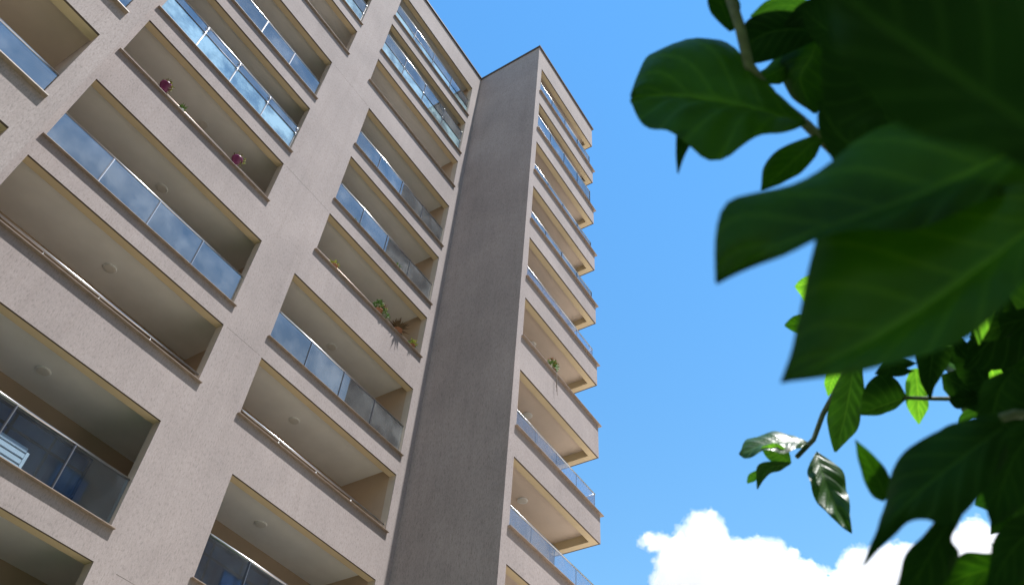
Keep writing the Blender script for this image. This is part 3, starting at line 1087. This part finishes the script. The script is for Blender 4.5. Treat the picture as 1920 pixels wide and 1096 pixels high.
# the hanging twig
leaf_obj([(1600, 690), (1592, 740), (1582, 790), (1566, 846)],
         [(1585, 690), (1558, 745), (1552, 800), (1564, 847)], [(1618, 690), (1620, 745), (1606, 805), (1568, 847)],
         1.5, b3, 'leafgloss', 1.4)
leaf_obj([(1572, 690), (1562, 710), (1556, 725), (1553, 742)], [(1562, 690), (1548, 705), (1546, 722), (1552, 742)], [(1580, 690), (1574, 712), (1564, 730), (1554, 742)], 1.62, b3, 'leafbright')
leaf_obj([(1531, 847), (1543, 890, -.05), (1565, 940, -.09), (1598, 999, -.14)],
         [(1529, 848), (1514, 882, -.04), (1524, 922, -.09), (1550, 962, -.13), (1576, 985, -.15), (1597, 1000, -.17)], [(1533, 847), (1560, 864, -.02), (1584, 894, -.05), (1592, 945, -.11), (1598, 998, -.17)],
         1.58, b3, 'leafgloss', 1.6)
leaf_obj([(1516, 831), (1475, 828), (1430, 834), (1386, 851)],
         [(1516, 829), (1485, 815, .04), (1440, 811, .045), (1402, 823, .04), (1385, 850)], [(1516, 834), (1480, 846, -.04), (1440, 845, -.04), (1400, 858, -.02), (1387, 853)],
         1.55, b3, 'leafgloss', 1.6)
leaf_obj([(1484, 866), (1465, 855), (1445, 842), (1428, 838)],
         [(1484, 866), (1478, 845), (1455, 830), (1430, 836)], [(1484, 868), (1460, 870), (1440, 860), (1427, 840)],
         1.52, b3, 'leafbright', 1.2)
leaf_obj([(1482, 868), (1460, 872), (1440, 878), (1420, 916)],
         [(1482, 866), (1455, 864), (1430, 866), (1418, 880), (1419, 916)], [(1482, 870), (1462, 882), (1440, 890), (1421, 916)],
         1.5, b3, 'leafgloss')
leaf_obj([(1430, 880), (1420, 885), (1410, 893), (1401, 904)], [(1430, 878), (1415, 882), (1403, 890), (1400, 904)], [(1430, 884), (1424, 894), (1414, 902), (1402, 906)], 1.52, b3, 'leafbright')
# the horizontal twig
leaf_obj([(1700, 745), (1670, 755), (1640, 766), (1614, 776)],
         [(1700, 742), (1680, 710), (1650, 700), (1620, 730), (1612, 775)], [(1700, 748), (1675, 768), (1645, 778), (1614, 778)],
         1.38, b4, 'leafdark', 1.3)
leaf_obj([(1716, 690), (1720, 725), (1722, 760), (1723, 794)],
         [(1706, 692), (1697, 725), (1702, 765), (1722, 795)], [(1730, 690), (1738, 730), (1740, 765), (1724, 795)],
         1.48, b4, 'leafbright')
leaf_obj([(1750, 650), (1745, 690), (1742, 720), (1745, 748)],
         [(1715, 650), (1720, 690), (1730, 725), (1744, 749)], [(1790, 650), (1775, 690), (1755, 720), (1746, 749)],
         1.2, b4, 'leafdark')
leaf_obj([(1700, 690), (1680, 685), (1660, 690), (1640, 700)],
         [(1720, 680), (1690, 672), (1660, 678), (1640, 699)], [(1715, 695), (1690, 705), (1665, 705), (1640, 701)],
         1.3, b4, 'leafdark')
leaf_obj([(1850, 720), (1830, 690), (1805, 660), (1785, 640)],
         [(1855, 690), (1835, 655), (1808, 640), (1784, 639)], [(1845, 735), (1815, 725), (1790, 690), (1784, 642)],
         1.25, b4, 'leafdark', 1.4)
leaf_obj([(1850, 746), (1825, 746), (1800, 748), (1780, 752)],
         [(1850, 736), (1825, 732), (1798, 734), (1780, 750)], [(1850, 756), (1820, 760), (1795, 766), (1781, 754)],
         1.3, b4, 'leafdark', 1.4)
leaf_obj([(1840, 768), (1820, 775), (1805, 783), (1796, 792)], [(1840, 760), (1815, 766), (1800, 778), (1796, 790)], [(1842, 775), (1825, 782), (1810, 790), (1797, 793)], 1.35, b4, 'leafbright')
leaf_obj([(1900, 690), (1870, 740), (1865, 800), (1910, 870)],
         [(1895, 690), (1842, 720), (1832, 790), (1860, 850), (1908, 872)], [(1910, 690), (1940, 740), (1950, 810), (1915, 870)],
         .85, b4, 'leafdark')
leaf_obj([(1995, 530), (1925, 580), (1865, 630), (1808, 690)],
         [(1985, 500), (1890, 540), (1830, 600), (1806, 688)], [(2005, 560), (1950, 640), (1885, 690), (1810, 692)],
         1.15, b4, 'leafdark')
leaf_obj([(1990, 650), (1930, 660), (1880, 650), (1838, 628)],
         [(1990, 620), (1930, 618), (1875, 615), (1837, 626)], [(1990, 690), (1925, 700), (1865, 680), (1839, 630)],
         1.3, b4, 'leaf', 1.3)
leaf_obj([(1960, 590), (1910, 600), (1870, 612), (1825, 640)],
         [(1960, 575), (1905, 580), (1862, 596), (1824, 639)], [(1960, 610), (1915, 625), (1872, 636), (1826, 642)],
         1.05, b4, 'leafdark', 1.3)
# lower right
leaf_obj([(1662, 935), (1648, 900), (1628, 865), (1604, 824)],
         [(1655, 940), (1632, 925), (1612, 875), (1603, 824)], [(1672, 930), (1668, 892), (1642, 856), (1605, 824)],
         .85, b5, 'leaf')
leaf_obj([(1880, 800), (1800, 860), (1720, 925), (1665, 985), (1618, 1060)],
         [(1870, 770), (1770, 800, .02), (1705, 842, .03), (1668, 890, .03), (1655, 960, .02), (1640, 1000), (1617, 1060)],
         [(1890, 860), (1830, 940, -.02), (1775, 980, -.02), (1735, 975, -.01), (1698, 985), (1655, 1025), (1619, 1061)],
         .62, b5, 'leafdark')
leaf_obj([(1815, 930), (1765, 1000), (1725, 1070), (1668, 1150)],
         [(1808, 925), (1742, 988), (1706, 1028), (1688, 1070), (1666, 1150)], [(1822, 935), (1795, 985), (1782, 1010), (1800, 1045), (1750, 1110), (1670, 1152)],
         .66, b5, 'leafdark')
leaf_obj([(1975, 1060), (1900, 1062), (1830, 1072), (1745, 1105)],
         [(1970, 1020), (1900, 1026), (1850, 1036), (1800, 1042), (1744, 1104)], [(1980, 1085), (1900, 1100), (1820, 1118), (1746, 1108)],
         .9, b5, 'leaf', 1.3)
leaf_obj([(1960, 780), (1905, 850), (1880, 910), (1862, 985)],
         [(1940, 770), (1862, 830), (1838, 900), (1858, 984)], [(1980, 800), (1945, 880), (1915, 950), (1864, 986)],
         .7, b5, 'leafdark')
leaf_obj([(1990, 980), (1930, 1000), (1890, 1040), (1850, 1110)],
         [(1985, 960), (1900, 970), (1862, 1020), (1848, 1110)], [(1995, 1000), (1950, 1050), (1910, 1090), (1852, 1112)],
         .72, b5, 'leafdark')
leaf_obj([(1840, 800), (1790, 830), (1740, 860), (1700, 900)],
         [(1830, 785), (1770, 800), (1720, 840), (1698, 900)], [(1850, 820), (1810, 860), (1760, 890), (1702, 902)],
         .72, b5, 'leaf')

for o in shrub.children_recursive:
    if o.name.startswith('leaf'): o.matrix_parent_inverse = Matrix.Identity(4)

# mass of leaves further back on the right, and the crown overhead that shades everything
rng = random.Random(5)
cs = []
def scatter(n, x0, x1, y0, y1, d0, d1):
    for _ in range(n):
        cs.append(at(rng.uniform(x0, x1), rng.uniform(y0, y1), rng.uniform(d0, d1)))
scatter(30, 1880, 2000, 600, 960, 1.2, 2.2)
scatter(16, 1890, 2000, 900, 1096, .9, 1.6)
scatter(22, 1820, 2000, 1080, 1200, 1.0, 1.6)
scatter(26, 1800, 1960, 590, 760, 1.3, 2.0)
scatter(8, 1800, 1900, 1085, 1130, 1.0, 1.6)
scatter(60, 1700, 2000, 60, 560, .9, 1.8)
scatter(60, 1950, 2500, 100, 1100, .7, 2.0)
mid_c = at(1800, 500, 1.0)
n_up = 0
while n_up < 1600:
    p = mid_c + Vector((rng.uniform(-1.2, 1.3), rng.uniform(-1.5, 1.0), rng.uniform(.1, 2.2)))
    x, y, z = to_px(p)
    if z < .15: 
        if (p - CAM).length < .5: continue
    elif -260 < y < 1350 and x < 2150: continue
    if z > 0 and x < 1960 and -200 < y < 1300: continue
    cs.append(p)
    n_up += 1
for px, py, d, n, rad in ((1340, 180, .86, 70, .17), (1240, 150, .9, 40, .12), (1450, 420, .5, 30, .14), (1600, 330, .5, 60, .14), (1700, 550, .45, 40, .12)):  # unseen leaf columns added toward the sun to shade the near leaves
    for _ in range(n):
        cs.append(at(px, py, d) + SUN * rng.uniform(.72, 1.7) + Vector((rng.uniform(-1, 1), rng.uniform(-1, 1), 0)) * rad)
cr = crown('crown', cs, rng, ['leafdark', 'leaf', 'leafbright'], shrub)
cr.matrix_parent_inverse = shrub_inv
